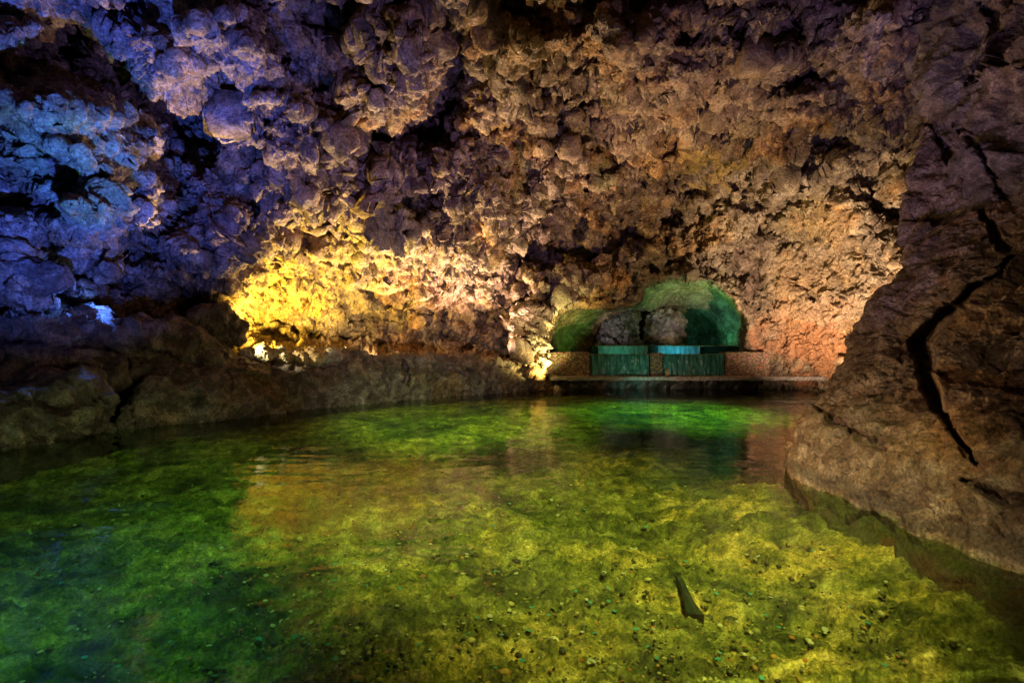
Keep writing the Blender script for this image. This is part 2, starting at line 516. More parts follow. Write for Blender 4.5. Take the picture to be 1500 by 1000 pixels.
def build_shell():
    st = 3.0
    us = axis(-900, -30, 1420, 2400, st)
    vs = axis(-1000, -20, 600, 700, st)
    nu, nv = len(us), len(vs)
    U, V = np.meshgrid(us, vs)
    U, V = U.ravel().astype(F32), V.ravel().astype(F32)
    dx, dz = (U - 750) / FPX, -(V - 500) / FPX
    k = 5.0
    inv = (1 / 17.6) ** k
    inv = inv + np.maximum(dz / 5.0, 0) ** k                              # roof 6.3 m above the water
    inv = inv + np.maximum((4.8 - 4 * dx) / 79, 0) ** k                  # long left wall runs back to the right
    inv = inv + np.maximum(-dx / 9.2, 0) ** k + np.maximum(dx / 9.6, 0) ** k
    D = inv ** (-1 / k)
    ray = np.stack([dx, np.ones_like(dx), dz], 1)
    eye = np.array([0, 0, EYE], F32)
    p = eye + ray * D[:, None]
    # warp the sketch of the forms so that no outline stays an ellipse
    wx = fbm(p, 2.2, 3, 11) * 46 + fbm(p, .55, 3, 15) * 17
    wy = fbm(p, 2.2, 3, 21) * 38 + fbm(p, .55, 3, 25) * 17
    A, B = U + wx, V + wy
    off = np.zeros_like(D)
    for bx, by, rx, ry, a, h, s in BULGES:
        ca, sa = math.cos(math.radians(a)), math.sin(math.radians(a))
        x, y = A - bx, B - by
        r = np.sqrt(((x * ca + y * sa) / rx) ** 2 + ((-x * sa + y * ca) / ry) ** 2)
        w = (1 - sstep(1 - s, 1.08, r)) * (1 - 0.35 * np.minimum(r, 1) ** 2)
        off = np.where(h > 0, np.maximum(off, off * 0.6 + 1.2 * h * w), off + h * w) if h > 0 else off + h * w
    for pts, wd, dp in CLEFTS:
        off = off - dp * 1.15 * cleft_w(A, B, pts, wd * 1.15 * (1.5 if pts[0][0] < 700 and pts[0][1] < 320 else 1.15))
    # smaller faceted blocks
    w1 = worley(p + 0.35 * np.stack([noise(p, .9, 31), noise(p, .9, 32), noise(p, .9, 33)], 1), 1.25, 5)
    calm = 1 - sstep(.15, .8, fbm(p, 3.5, 2, 77) + 0.45)                  # some faces stay smooth
    wb = worley(p + 0.25 * np.stack([noise(p, .5, 131), noise(p, .5, 132), noise(p, .5, 133)], 1), .62, 55)
    crag = 1 - .55 * sstep(700, 900, U) * sstep(60, 260, V)
    off = off + crag * (w1[:, 2] - 0.5) * 0.9 + crag * (wb[:, 2] - .5) * .2 + crag * 0.30 * np.minimum((w1[:, 1] - w1[:, 0]) * 2.4, 1) - 0.2
    off = off + 0.42 * fbm(p, 1.9, 4, 41, 0.55, True) - 0.1
    off = off - 1.2 * sstep(.14, .34, fbm(p, 1.5, 4, 141)) * sstep(480, 330, V) * sstep(-.3, .1, noise(p, 3, 144))
    # the right-hand side wall behind the niche is flatter
    flat = (1 - sstep(0.7, 1.15, np.hypot((U - 1190) / 130, (V - 440) / 120)))
    flat = np.maximum(flat, 1 - sstep(0.8, 1.15, np.hypot((U - 500) / 200, (V - 445) / 105)))
    off = off * (1 - 0.78 * flat)
    C, E = U + fbm(p, 1.2, 4, 151) * 22, V + fbm(p, 1.2, 4, 152) * 20
    for pts, wd, dp in STRATA:
        off = off - dp * cleft_w(C, E, pts, wd)
    off = off + .35 * sstep(300, 330, C) * (1 - sstep(370, 395, C)) * sstep(0, 30, E - (365 + (C - 300) * .1)) * (1 - sstep(0, 40, E - (400 + (C - 300) * .5)))
    jag = fbm(p, 0.9, 2, 51) * 3
    n1 = poly_sd(U, V, NICHE) + jag
    rim = np.maximum(sstep(-22, 0, n1) * (1 - sstep(0, 8, n1)), 0)
    off = off * (1 - 0.8 * sstep(-40, 0, n1))
    over = 1.6 * sstep(-24, -4, n1) * (1 - sstep(-4, 2, n1)) * sstep(520, 460, V)
    off = off + 0.45 * over - .7 * sstep(-2, 6, n1) - 2.3 * np.sqrt(np.clip(n1 / 48, 0, 1))
    off = off - 2.6 * sstep(-3, 10, poly_sd(U, V, HOLE_R) + jag) - 1.6 * sstep(-3, 9, poly_sd(U, V, HOLE_L) + jag)
    # flat shelf stone with a hollow under it, upper right
    sh = (1 - sstep(.75, 1.05, np.hypot((A - 1045) / 85, (B - 238) / 17)))
    off = off + 0.8 * sh
    # the wall steps back behind the left bank and the ledge
    bank = (1 - sstep(755, 800, U)) * sstep(0, 30, V - np.interp(U, [-300, 0, 150, 330, 420, 760], [380, 430, 455, 470, 500, 505]))
    trough = sstep(300, 370, U) * (1 - sstep(740, 775, U)) * sstep(330, 500, V)
    off = off - 2.3 * trough
    off = off * (1 - .8 * bank) - 0.3 * bank - 2.2 * bank * (1 - sstep(300, 400, U))
    D2 = np.maximum(D - off, 2.5)
    # a solid skin of rock, re-meshed evenly so that cliffs and overhangs keep their grain
    TH = 2.0
    inner = eye + ray * D2[:, None]
    outer = eye + ray * (D2 + TH)[:, None]
    N = len(D2)
    f = grid_faces(nu, nv)
    e = [i for i in range(nu)] + [j * nu + nu - 1 for j in range(1, nv)] + [N - 1 - i for i in range(1, nu)] + [j * nu for j in range(nv - 2, 0, -1)]
    rim_f = np.array([(a, a + N, b + N, b) for a, b in zip(e, e[1:] + e[:1])])
    allf = np.concatenate([f, f[:, ::-1] + N, rim_f])
    me = bpy.data.meshes.new('t')
    me.from_pydata(np.concatenate([inner, outer]).tolist(), [], allf.tolist())
    p, n, tri = remesh_arrays(me, 0.03 * DETAIL)
    # drop the outer skin
    rel = p - eye
    Yp = np.maximum(rel[:, 1], .05)
    U = rel[:, 0] / Yp * FPX + 750
    V = 500 - rel[:, 2] / Yp * FPX
    iu = np.interp(U, us, np.arange(nu)); iv = np.interp(V, vs, np.arange(nv))
    Dg = D2.reshape(nv, nu)
    i0 = np.clip(iu.astype(int), 0, nu - 2); j0 = np.clip(iv.astype(int), 0, nv - 2)
    fu, fv = iu - i0, iv - j0
    Di = (Dg[j0, i0] * (1 - fu) + Dg[j0, i0 + 1] * fu) * (1 - fv) + (Dg[j0 + 1, i0] * (1 - fu) + Dg[j0 + 1, i0 + 1] * fu) * fv
    keep = (Yp - Di) < TH * .72
    keep &= (U > us[2]) & (U < us[-3]) & (V > vs[2])
    tri = tri[keep[tri].all(1)]
    used = np.zeros(len(p), bool); used[tri.ravel()] = True
    idx = np.cumsum(used) - 1
    p, n, tri, U, V = p[used].astype(F32), n[used], idx[tri], U[used].astype(F32), V[used].astype(F32)
    print('shell verts', len(p))
    A = U + fbm(p, 2.2, 3, 11) * 46
    B = V + fbm(p, 2.2, 3, 21) * 38
    D2 = np.maximum(p[:, 1], 3)
    n1 = poly_sd(U, V, NICHE)
    flat = (1 - sstep(0.7, 1.15, np.hypot((U - 1190) / 130, (V - 440) / 120)))
    flat = np.maximum(flat, 1 - sstep(0.8, 1.15, np.hypot((U - 500) / 200, (V - 445) / 105)))
    rough = 0.3 + .8 * sstep(-.22, .3, fbm(p, 1.8, 3, 61)) - 0.3 * flat
    rough = np.clip(rough * (1 - .5 * sstep(-5, 10, n1)), .08, 1.1)
    q = p + 0.10 * np.stack([noise(p, .3, 34), noise(p, .3, 35), noise(p, .3, 36)], 1)
    w2 = worley(q, 0.42, 6)
    w3 = worley(q, 0.16, 8)
    w4 = worley(q, 0.08, 9)
    q2 = p + 0.09 * np.stack([noise(p, .45, 134), noise(p, .45, 135), noise(p, .45, 136)], 1)
    wf = worley(q2, 0.95, 66)
    wg = worley(q2 * np.array((1, 1, 1.3), F32), 0.4, 67)
    h = 0.20 * wf[:, 3] + 0.17 * wg[:, 3] + 0.09 * (0.5 - w2[:, 0] ** 2) + 0.08 * (w2[:, 2] - .5) + 0.09 * (0.5 - w3[:, 0] ** 2) + 0.04 * (w3[:, 2] - .5) + 0.06 * (0.5 - w4[:, 0] ** 2)
    f5 = fbm(p, 0.34, 5, 71, 0.62)
    inn = 1 - .64 * sstep(-14, 0, n1)
    alc = 1 - sstep(0.7, 1.1, np.hypot((U - 480) / 190, (V - 440) / 95))
    h = h * (1 - .35 * alc) + alc * .11 * fbm(p * np.array((.45, .45, 2.4), F32), .55, 4, 171, .55, True)
    f6 = fbm(q, 0.13, 4, 75, 0.65, True)
    vor = 1 - sstep(0.0, .16, w2[:, 1] - w2[:, 0])
    h = h * rough + 0.15 * f5 + 0.035 * (f6 - .6) * (.4 + rough) - 0.05 * vor * rough - 0.045 * sstep(.05, .3, fbm(q, .075, 2, 85)) * (.3 + .7 * rough) - 0.11 * np.maximum(fbm(p, 0.22, 3, 81) - 0.12, 0) * rough * 3
    h = h * inn
    p = p + n * (h * np.clip(D2 / 9, .6, 1.3))[:, None]
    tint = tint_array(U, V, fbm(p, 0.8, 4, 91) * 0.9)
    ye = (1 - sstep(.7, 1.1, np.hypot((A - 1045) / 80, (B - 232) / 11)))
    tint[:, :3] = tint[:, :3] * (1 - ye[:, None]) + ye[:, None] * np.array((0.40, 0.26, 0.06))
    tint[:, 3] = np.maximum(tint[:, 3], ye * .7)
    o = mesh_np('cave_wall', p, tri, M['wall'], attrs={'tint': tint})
    tag(o, 'craggy brown cave wall and roof arching over the green pool', 'cave wall', kind='structure')


build_shell()

# ------------------------------------------------------------------ loose and standing rocks
def hull_mesh(pieces, voxel, smooth=6):
    bm = bmesh.new()
    for pts in pieces:
        b2 = bmesh.new()
        for q in pts: b2.verts.new(q)
        bmesh.ops.convex_hull(b2, input=b2.verts)
        for v in [v for v in b2.verts if not v.link_faces]: b2.verts.remove(v)
        bmesh.ops.recalc_face_normals(b2, faces=b2.faces)
        me = bpy.data.meshes.new('t')
        b2.to_mesh(me)
        bm.from_mesh(me)
        b2.free()
        bpy.data.meshes.remove(me)
    me = bpy.data.meshes.new('t')
    bm.to_mesh(me)
    bm.free()
    return remesh_arrays(me, voxel, smooth, 3, max(voxel * 3, .05))


def rock(name, pieces, voxel, mat, amp=1.0, seed=0, clefts=(), tint=None, smooth=6, grain=1.0, group=None, label=None, cat='rock', push=None):
    v, n, f = hull_mesh(pieces, voxel * DETAIL, smooth)
    w1 = worley(v + .2 * np.stack([noise(v, .6, seed + 1), noise(v, .6, seed + 2), noise(v, .6, seed + 3)], 1), 0.8 * max(.35, min(1, amp)), seed)
    h = amp * (0.34 * fbm(v, 1.1, 3, seed + 4, .45) + 0.10 * (w1[:, 2] - .5) + 0.07 * np.minimum((w1[:, 1] - w1[:, 0]) * 2.5, 1))
    w3 = worley(v, 0.14, seed + 5)
    w4 = worley(v, 0.05, seed + 6)
    wq = v + .08 * np.stack([noise(v, .4, seed + 31), noise(v, .4, seed + 32), noise(v, .4, seed + 33)], 1)
    wf = worley(wq, 0.75, seed + 40)
    wg = worley(wq, 0.3, seed + 41)
    h += amp * (.20 * wf[:, 3] + .09 * wg[:, 3])
    h += grain * (0.07 * (.5 - w3[:, 0] ** 2) * (0.3 + sstep(-.3, .3, noise(v, .9, seed + 8))) + 0.025 * (.5 - w4[:, 0] ** 2) + 0.045 * fbm(v, 0.22, 4, seed + 7, .6))
    h = h * (.35 + .65 * sstep(-.3, .08, v[:, 2]))
    v2 = v + n * h[:, None]
    if push is not None:
        Yd = np.maximum(v2[:, 1], .3)
        px = v2[:, 0] / Yd * FPX + 750
        py = 500 - (v2[:, 2] - EYE) / Yd * FPX
        v2 = v2 - push(px, py)[:, None] * (v2 - np.array([0, 0, EYE], F32)) / np.linalg.norm(v2 - np.array([0, 0, EYE], F32), axis=1, keepdims=True)
    if len(clefts):
        Yd = np.maximum(v2[:, 1], .3)
        px = v2[:, 0] / Yd * FPX + 750 + fbm(v, .45, 4, seed + 9) * 13
        py = 500 - (v2[:, 2] - EYE) / Yd * FPX + fbm(v, .45, 4, seed + 19) * 15
        for pts, wd, dp in clefts:
            w = cleft_w(px, py, pts, wd) * (v2[:, 1] > .5)
            dirv = v2 - np.array([0, 0, EYE], F32)
            dirv /= np.linalg.norm(dirv, axis=1, keepdims=True) + 1e-6
            v2 = v2 + dirv * (w * dp)[:, None]
    c = np.zeros((len(v2), 4), F32)
    if tint: c = tint(v2, c, seed)
    o = mesh_np(name, v2, f, mat, attrs={'tint': c})
    return tag(o, label, cat, group)


def boulder_tint(v, c, seed):
    # algae below and just above the water line, rusty stain on the submerged shelf
    j = fbm(v, .5, 4, 301) * .12
    w = 1 - sstep(-0.05, 0.035, v[:, 2] + j * .4)
    c[:, :3] = np.array((0.10, 0.13, 0.02))
    r = .6 * sstep(.2, .5, fbm(v, .5, 4, 311)) * (1 - sstep(.0, .06, np.abs(v[:, 2] + .1) - .1))
    c[:, :3] = c[:, :3] * (1 - r[:, None]) + r[:, None] * np.array((.25, .05, .02))
    wet = sstep(.01, .05, v[:, 2] + j * .4) * (1 - sstep(.09, .16, v[:, 2] + j * .5))
    c[:, :3] = np.where((wet > w)[:, None], np.array((.035, .027, .015), F32), c[:, :3])
    c[:, 3] = np.maximum(w * .95, wet * .8)
    return c


XYZ = lambda *a: a
# main boulder at the right shore
A1 = [(2.7, 5.85, -.8), (2.4, 4.4, -.8), (2.4, 3.2, -.8), (2.7, 1.2, -.8), (3.4, -1.5, -.8), (8, -1.5, -.8), (9, 8.5, -.8), (3.3, 6.7, -.8),
      (2.82, 5.7, .0), (2.78, 4.3, .0), (2.88, 3.3, .0), (3.0, 2.2, .0), (3.5, .5, .1), (2.86, 5.8, .35), (2.98, 4.6, .5), (3.2, 3.4, .45),
      P(1200, 590, 6.1), P(1270, 500, 6.3), P(1420, 560, 5.0), P(1500, 640, 4.1), P(1600, 620, 3.8), (8, 8, 1.5), (8, 0, 1.4), (5, 0, .9)]
A2 = [P(1215, 570, 6.3), P(1268, 490, 6.5), P(1300, 405, 6.7), P(1335, 335, 6.9), P(1440, 320, 6.4), P(1500, 400, 5.6), P(1400, 520, 5.4),
      P(1500, 560, 4.6), P(1650, 400, 5), (8, 8, .5), (8, 8.5, 3.4), (8, 3, 3.2)]
A3 = [P(1318, 360, 7.1), P(1318, 260, 7.4), P(1352, 185, 7.6), P(1405, 180, 7.3), P(1450, 300, 6.6), P(1440, 380, 6.5), (8.5, 9, 2), (8.5, 9, 5), (8.5, 5, 3.5)]
CR = [([(1352, 170, 3), (1385, 225, 7), (1432, 290, 6), (1470, 370, 8)], 9, .3), ([(1480, 385, 3), (1425, 420, 6), (1385, 460, 7), (1348, 505, 16), (1358, 560, 15), (1390, 620, 7), (1425, 670, 3)], 12, .45),
      ([(1190, 590), (1260, 640), (1300, 650)], 8, .12), ([(1400, 700), (1480, 735), (1540, 740)], 14, .14)]
rock('boulder', [A1, A2, A3], 0.015, M['boulder'], .34, 100, CR, boulder_tint, 12, .55,
     label='huge rounded brown boulder rising from the water at right, split by a dark crack', cat='boulder', push=lambda x, y: (lambda d: .28 * sstep(-6, 14, d) * (1 - sstep(20, 170, d)) * sstep(360, 420, y) * (1 - sstep(620, 700, y)))(x - np.interp(y, [370, 425, 475, 515, 560, 620, 670], [1475, 1425, 1378, 1352, 1362, 1390, 1420]).astype(F32)))
# rock mass right of the crack, higher up to the roof
B1 = [P(1368, 60, 7.8), P(1345, 10, 8.0), P(1362, 150, 7.8), P(1400, 210, 7.2), P(1470, 350, 6.2), P(1560, 380, 5.6), P(1560, 60, 6.2), P(1400, -60, 7.6), (11, 8, 2), (11, 12, 7), (6, 9, 7), (10, 3, 6.5), P(1500, 250, 6.1), P(1650, -100, 5.5)]
rock('rock_pillar', [B1], 0.027, M['bank'], .9, 130, [([(1440, 0), (1465, 50), (1420, 120)], 10, .25), ([(1400, 180), (1460, 270), (1500, 330)], 6, .2)], None, 8,
     label='tall rugged rock pillar joining the roof above the right boulder', cat='rock pillar')

# left bank
def bank_tint(v, c, seed):
    c[:, :3] = np.array((0.05, 0.055, 0.015))
    c[:, 3] = (1 - sstep(-0.1, 0.04, v[:, 2] + fbm(v, .5, 3, 301) * .06)) * .8
    return c


L1 = [(-6.6, 6.6, -.7), (-6.1, 7.4, -.7), (-5.9, 8.3, -.7), (-11, 5, -.7), (-11, 10, -.7), (-6.35, 6.9, .05), (-5.9, 8.2, .05), P(-60, 600, 6.9), P(40, 585, 7.3), P(120, 565, 7.7),
      P(180, 580, 8.2), P(60, 530, 8.2), P(-100, 540, 7.4), (-11, 6, 1.2), (-10, 9.5, 1.3), (-7, 4.5, -.7), (-7.2, 4.6, .3)]
rock('bank_rock', [L1], .035, M['bank'], .6, 200, [([(0, 590), (100, 600), (150, 590)], 6, .15)], bank_tint, 3, label='low dark rounded rock at the far left water edge', cat='rock')
L2 = [(-5.85, 8.3, -.7), (-4.25, 10.0, -.7), (-2.9, 12.3, -.7), (-7, 11, -.7), (-3.4, 13.5, -.7), (-5.78, 8.4, .1), (-4.3, 10.0, .1), (-2.85, 12.4, .1), P(205, 565, 8.6), P(350, 560, 10.0), P(540, 545, 12.2),
      P(230, 535, 9.2), P(360, 530, 10.6), P(540, 528, 12.6), (-6.5, 10.5, .9), (-3, 13.6, .9)]
rock('bank_rock', [L2], .035, M['bank'], .45, 220, [([(190, 560), (196, 625)], 6, .3), ([(330, 545), (345, 570)], 6, .2)], bank_tint, 2, label='long low dark rock shelf along the left water edge', cat='rock shelf')
L3 = [(-4.4, 10.6, -.7), (-2.1, 13.25, -.7), (.2, 15.1, -.7), (.8, 16.0, -.7), (-5.6, 11.6, -.7), (-4.1, 10.8, .5), (-2.3, 13.15, .1), (-.9, 14.5, .1), (.25, 15.0, .1),
      P(385, 523, 10.9), P(480, 517, 11.5), P(600, 518, 13.0), P(700, 520, 14.2), P(760, 530, 15), P(795, 552, 15.4), (-5.5, 11.5, .2), (0, 15.9, .2), P(352, 520, 11.1)]
rock('rock_ledge', [L3], .032, M['bank'], .42, 240, [([(590, 535), (600, 570)], 12, .35), ([(665, 540), (700, 560)], 8, .2), ([(560, 530), (565, 560)], 5, .2)], bank_tint, 2, grain=1.5, label='pitted rock ledge running along the foot of the lit yellow wall', cat='rock ledge')
L4 = [P(-80, 470, 7.6), P(60, 455, 8), P(160, 470, 8.6), P(250, 500, 9.4), P(330, 520, 10.2), P(-80, 560, 7.6), P(120, 560, 8.3), P(330, 560, 10), (-8, 12, .4), (-11, 9, 1.9), (-11, 6, 1.9), (-7, 12, 1.4), (-10, 11, 1.8)]
rock('bank_rock', [L4], .035, M['bank'], .85, 260, [([(0, 500), (150, 510), (280, 540)], 9, .35), ([(170, 470), (200, 540)], 7, .3)], bank_tint, 2, label='heaped dark rocks sloping up behind the low left bank', cat='rock heap')
L5 = [P(-80, 370, 7.3), P(40, 372, 7.5), P(98, 392, 7.9), P(108, 415, 8.0), P(60, 437, 7.8), P(-60, 440, 7.4), (-11, 9, 2.2), (-11, 9, 3.2), (-9, 10.5, 2.4)]
rock('jutting_rock', [L5], .032, M['bank'], .4, 280, label='blunt brown rock tongue jutting from the dark left recess', cat='rock')
L6 = [P(150, 480, 8.6), P(255, 478, 9.3), P(330, 500, 9.9), P(352, 545, 10.1), P(180, 550, 8.8), P(300, 560, 9.6), (-6.5, 11.5, .5), (-6.5, 11.5, 1.6)]
rock('bank_rock', [L6], .032, M['bank'], .5, 290, [([(200, 510), (300, 530)], 7, .25)], None, 4, label='broken dark boulder in front of the ledge lamp at the left', cat='rock')
L7 = [P(278, 460, 10), P(330, 455, 10.4), P(366, 478, 10.7), P(362, 505, 10.8), P(290, 515, 10.2), (-6.4, 11.6, 1.2), (-6.2, 11.8, 1.9)]
rock('bank_rock', [L7], .03, M['bank'], .35, 295, None or (), None, 4, label='rounded dark rock shading the left end of the yellow alcove', cat='rock')

# broken rocks added and paled to brighten the lit end of the ledge
EDGE = [(364, 10.78, .20, 'added pale jagged rock at the lamp end of the ledge top, leftmost of its row'), (386, 10.68, .17, 'low added pale stone second from the left on the lit ledge top'),
        (410, 10.86, .22, 'added pale angular rock third from the left on the lit ledge top'), (434, 11.03, .15, 'flat added pale stone fourth from the left on the lit ledge top'),
        (458, 11.14, .19, 'added pale pitted rock fifth from the left on the lit ledge top'), (486, 11.32, .15, 'small added pale stone at the right end of the row on the lit ledge top')]
for k, (px, Y, hh, lb) in enumerate(EDGE):
    x0 = (px - 750) / FPX * Y
    rr = random.Random(k + 3)
    w_ = .16 + rr.random() * .08
    pts = [(x0 - w_, Y - .1, .92), (x0 + w_, Y - .12, .92), (x0 + w_, Y + .22, .92), (x0 - w_, Y + .2, .92), (x0 - w_ * .7, Y - .06, 1.02 + hh * .6), (x0 + w_ * .3 * rr.random(), Y + .02, 1.02 + hh),
           (x0 + w_ * .8, Y + .05, 1.02 + hh * .4), (x0 - w_ * .2, Y + .15, 1.02 + hh * .8)]
    rock('added_ledge_rock', [pts], .012, M['litrock'], .16, 700 + k * 50, (), None, 1, 1.0, label=lb, group='added pale rocks on the lit ledge top')

# grey rocks inside the niche
G = [([P(870, 516, 18.1), P(874, 480, 18.2), P(890, 458, 18.4), P(915, 450, 18.7), P(938, 458, 18.6), P(945, 516, 18.2), P(900, 515, 19.4), P(910, 458, 19.4)], 'dark grey boulder behind the upper weir, left of the inner arch'),
     ([P(874, 516, 17.9), P(876, 498, 17.95), P(898, 491, 18), P(912, 516, 17.9), P(885, 515, 18.4), P(893, 497, 18.4)], 'small pale grey rock at the left foot of the grey boulder'),
     ([P(938, 516, 18.7), P(944, 466, 18.9), P(962, 450, 19.1), P(990, 452, 19.3), P(1008, 470, 19.3), P(1012, 516, 18.9), P(965, 515, 20.0), P(985, 458, 20)], 'grey brown rock standing between the two inner hollows')]
for k, (pts, lb) in enumerate(G):
    rock('niche_rock', [pts], .02, M['greyrock'], .6, 400 + 10 * k, (), None, 2, 1.3, label=lb, group='rocks inside the niche')

# ------------------------------------------------------------------ pool
def floor_z(x, y):
    x = np.asarray(x, F32); y = np.asarray(y, F32)
    q = np.stack([x, y, np.zeros_like(x)], 1)
    far = sstep(5.0, 11, y)
    z = -0.50 + 0.36 * far + (.10 * fbm(q, 1.7, 4, 501) + .05 * fbm(q, .5, 3, 521)) * (1 - .6 * far)
    return z + .30 * sstep(1.3, 2.7, x + .12 * fbm(q, .8, 3, 541)) * (1 - sstep(5.5, 7, y))


def build_floor():
    vs = np.concatenate([np.geomspace(560, 640, 90)[:-1], np.arange(640, 1010, 1.1 * DETAIL), np.geomspace(1012, 5200, 60)])
    Y = (EYE + .5) * FPX / (vs - 500)
    Y = np.concatenate([np.array([30, 26]), Y])
    us = axis(-1300, -20, 1500, 2800, 1.6 * DETAIL)
    U, YY = np.meshgrid(us, Y)
    nu, nv = len(us), len(Y)
    x = ((U - 750) / FPX * np.maximum(YY, .3)).ravel().astype(F32)
    y = YY.ravel().astype(F32)
    z = floor_z(x, y)
    p = np.stack([x, y, z], 1)
    w = worley(p * np.array((1, 1, 0), F32), .13, 511)
    w2 = worley(p * np.array((1, 1, 0), F32), .045, 512)
    m = sstep(-.2, .3, noise(p, .8, 513))
    h = .05 * np.maximum(.5 - w[:, 0], 0) * m + .028 * (.5 - w2[:, 0]) * (.4 + m) + .055 * fbm(p, .2, 5, 514, .62)
    h += .05 * np.maximum(.3 - w[:, 0], 0) * (w[:, 2] > .72)
    p[:, 2] += h * (1 - .5 * sstep(5, 11, y))
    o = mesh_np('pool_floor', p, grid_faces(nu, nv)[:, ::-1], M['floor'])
    tag(o, 'uneven yellow green sandy bed under the clear pool water', 'pool floor', kind='structure')


build_floor()


def plane(name, x0, x1, y0, y1, z, mat):
    v = np.array([(x0, y0, z), (x1, y0, z), (x1, y1, z), (x0, y1, z)], F32)
    return mesh_np(name, v, np.array([[0, 1, 2, 3]]), mat, smooth=False)


tag(plane('pool_water', -12, 12, -6, 17.2, 0.0, M['water']), 'clear green still pool water reflecting the cave', 'water', kind='structure')

# gravel and pebbles lying on the bed: uncountable
def ico(sub=1):
    bm = bmesh.new()
    bmesh.ops.create_icosphere(bm, subdivisions=sub, radius=1)
    v = np.array([q.co[:] for q in bm.verts], F32)
    f = np.array([[q.index for q in g.verts] for g in bm.faces])
    bm.free()
    return v, f


def scatter(n, rng, y0=1.6, y1=9):
    """random spots over the visible bed, denser close by"""
    py = rng.uniform(600, 1010, n)
    Y = (EYE + .5) * FPX / (py - 500)
    px = rng.uniform(-20, 1500, n)
    x = (px - 750) / FPX * Y
    keep = (x < 2.4) & (x > -6.5 + .0 * Y)
    return x[keep], Y[keep], px[keep], py[keep]


rng = np.random.default_rng(5)
bv, bf = ico(1)
x, y, px, py = scatter(9500, rng)
dens = fbm(np.stack([x, y, 0 * x], 1).astype(F32), .9, 3, 531) + .25 * np.exp(-((px - 800) / 350) ** 2)
k = dens > -.02
x, y = x[k], y[k]
n = len(x)
z = floor_z(x, y) + .004
s = np.clip(rng.lognormal(-5.0, .5, n), .003, .03) * np.where(rng.random(n) < .06, 2.0, 1) * (1 + y * .06)
V = bv[None] * (s[:, None, None] * rng.uniform(.6, 1.3, (n, 1, 3)) * np.array((1, 1, .6))) * (1 + .25 * rng.standard_normal((n, len(bv), 1)) * .5)
V = V + np.stack([x, y, z], 1)[:, None]
Fc = bf[None] + (np.arange(n) * len(bv))[:, None, None]
pal = np.array([(.04, .05, .01), (.16, .17, .04), (.5, .46, .16), (.45, .26, .05), (.07, .08, .02), (.3, .3, .1), (.03, .035, .015), (.65, .62, .35)], F32)
cc = pal[rng.choice(8, n, p=[.2, .2, .1, .1, .14, .12, .1, .04])]
C4 = np.concatenate([np.repeat(cc, len(bv), 0), np.ones((n * len(bv), 1), F32)], 1)
o = mesh_np('gravel', V.reshape(-1, 3), Fc.reshape(-1, 3), M['gravel'], attrs={'tint': C4})
tag(o, 'scattered gravel and small pebbles on the pool bed', 'gravel', kind='stuff')

# coins
def coin_mesh(name, mat):
    bm = bmesh.new()
    N = 16
    prof = [(0, .0012), (.0095, .0012), (.0102, .0018), (.0115, .0018), (.0118, .0012), (.0118, 0)]
    rings = []
    for r, h in prof:
        if r == 0: rings.append([bm.verts.new((0, 0, h))]); continue
        rings.append([bm.verts.new((r * math.cos(a * 2 * math.pi / N), r * math.sin(a * 2 * math.pi / N), h)) for a in range(N)])
    for a, b in zip(rings[:-1], rings[1:]):
        for i in range(N):
            if len(a) == 1: bm.faces.new((a[0], b[i], b[(i + 1) % N]))
            else: bm.faces.new((a[i], b[i], b[(i + 1) % N], a[(i + 1) % N]))
    bm.faces.new(rings[-1][::-1])
    me = bpy.data.meshes.new(name)
    bm.to_mesh(me); bm.free()
    me.materials.append(mat)
    return me


coin_kinds = [
    (coin_mesh('coin', simple('verdigris_coin', (.07, .34, .30), .4, 300, .3, .1, .2)), 'blue green tarnished coin lying on the pool bed', 'tarnished blue green coins on the pool bed', .36),
    (coin_mesh('coin', simple('copper_coin', (.5, .2, .05), .35, 300, .3, .1, .4)), 'orange copper coin lying on the pool bed', 'copper coins on the pool bed', .36),
    (coin_mesh('coin', simple('silver_coin', (.62, .66, .5), .3, 300, .3, .1, .4)), 'pale silvery coin lying on the pool bed', 'silvery coins on the pool bed', .28)]
x, y, px, py = scatter(1400, rng)
w = np.exp(-((px - 700) / 420) ** 2) * (py > 700)
k = (rng.random(len(x)) < .25 + .75 * w) & (py > 660)
x, y = x[k][:280], y[k][:280]
z = floor_z(x, y)
for i in range(len(x)):
    kk = int(rng.choice(3, p=[.36, .36, .28]))
    o = bpy.data.objects.new('coin', coin_kinds[kk][0])
    col.objects.link(o)
    o.location = (x[i], y[i], z[i] + .018)
    o.rotation_euler = (rng.normal(0, .2), rng.normal(0, .2), rng.uniform(0, 6))
    sc_ = rng.uniform(.75, 1.35) * (1 + .05 * y[i])
    o.scale = (sc_, sc_, sc_)
    tag(o, coin_kinds[kk][1], 'coin', coin_kinds[kk][2])

# dark shard lying in the lamplit sand
def on_floor(px, py, dz=0.0):
    Y = (EYE + .5) * FPX / (py - 500)
    x = (px - 750) / FPX * Y
    return (x, Y, float(floor_z([x], [Y])[0]) + dz)


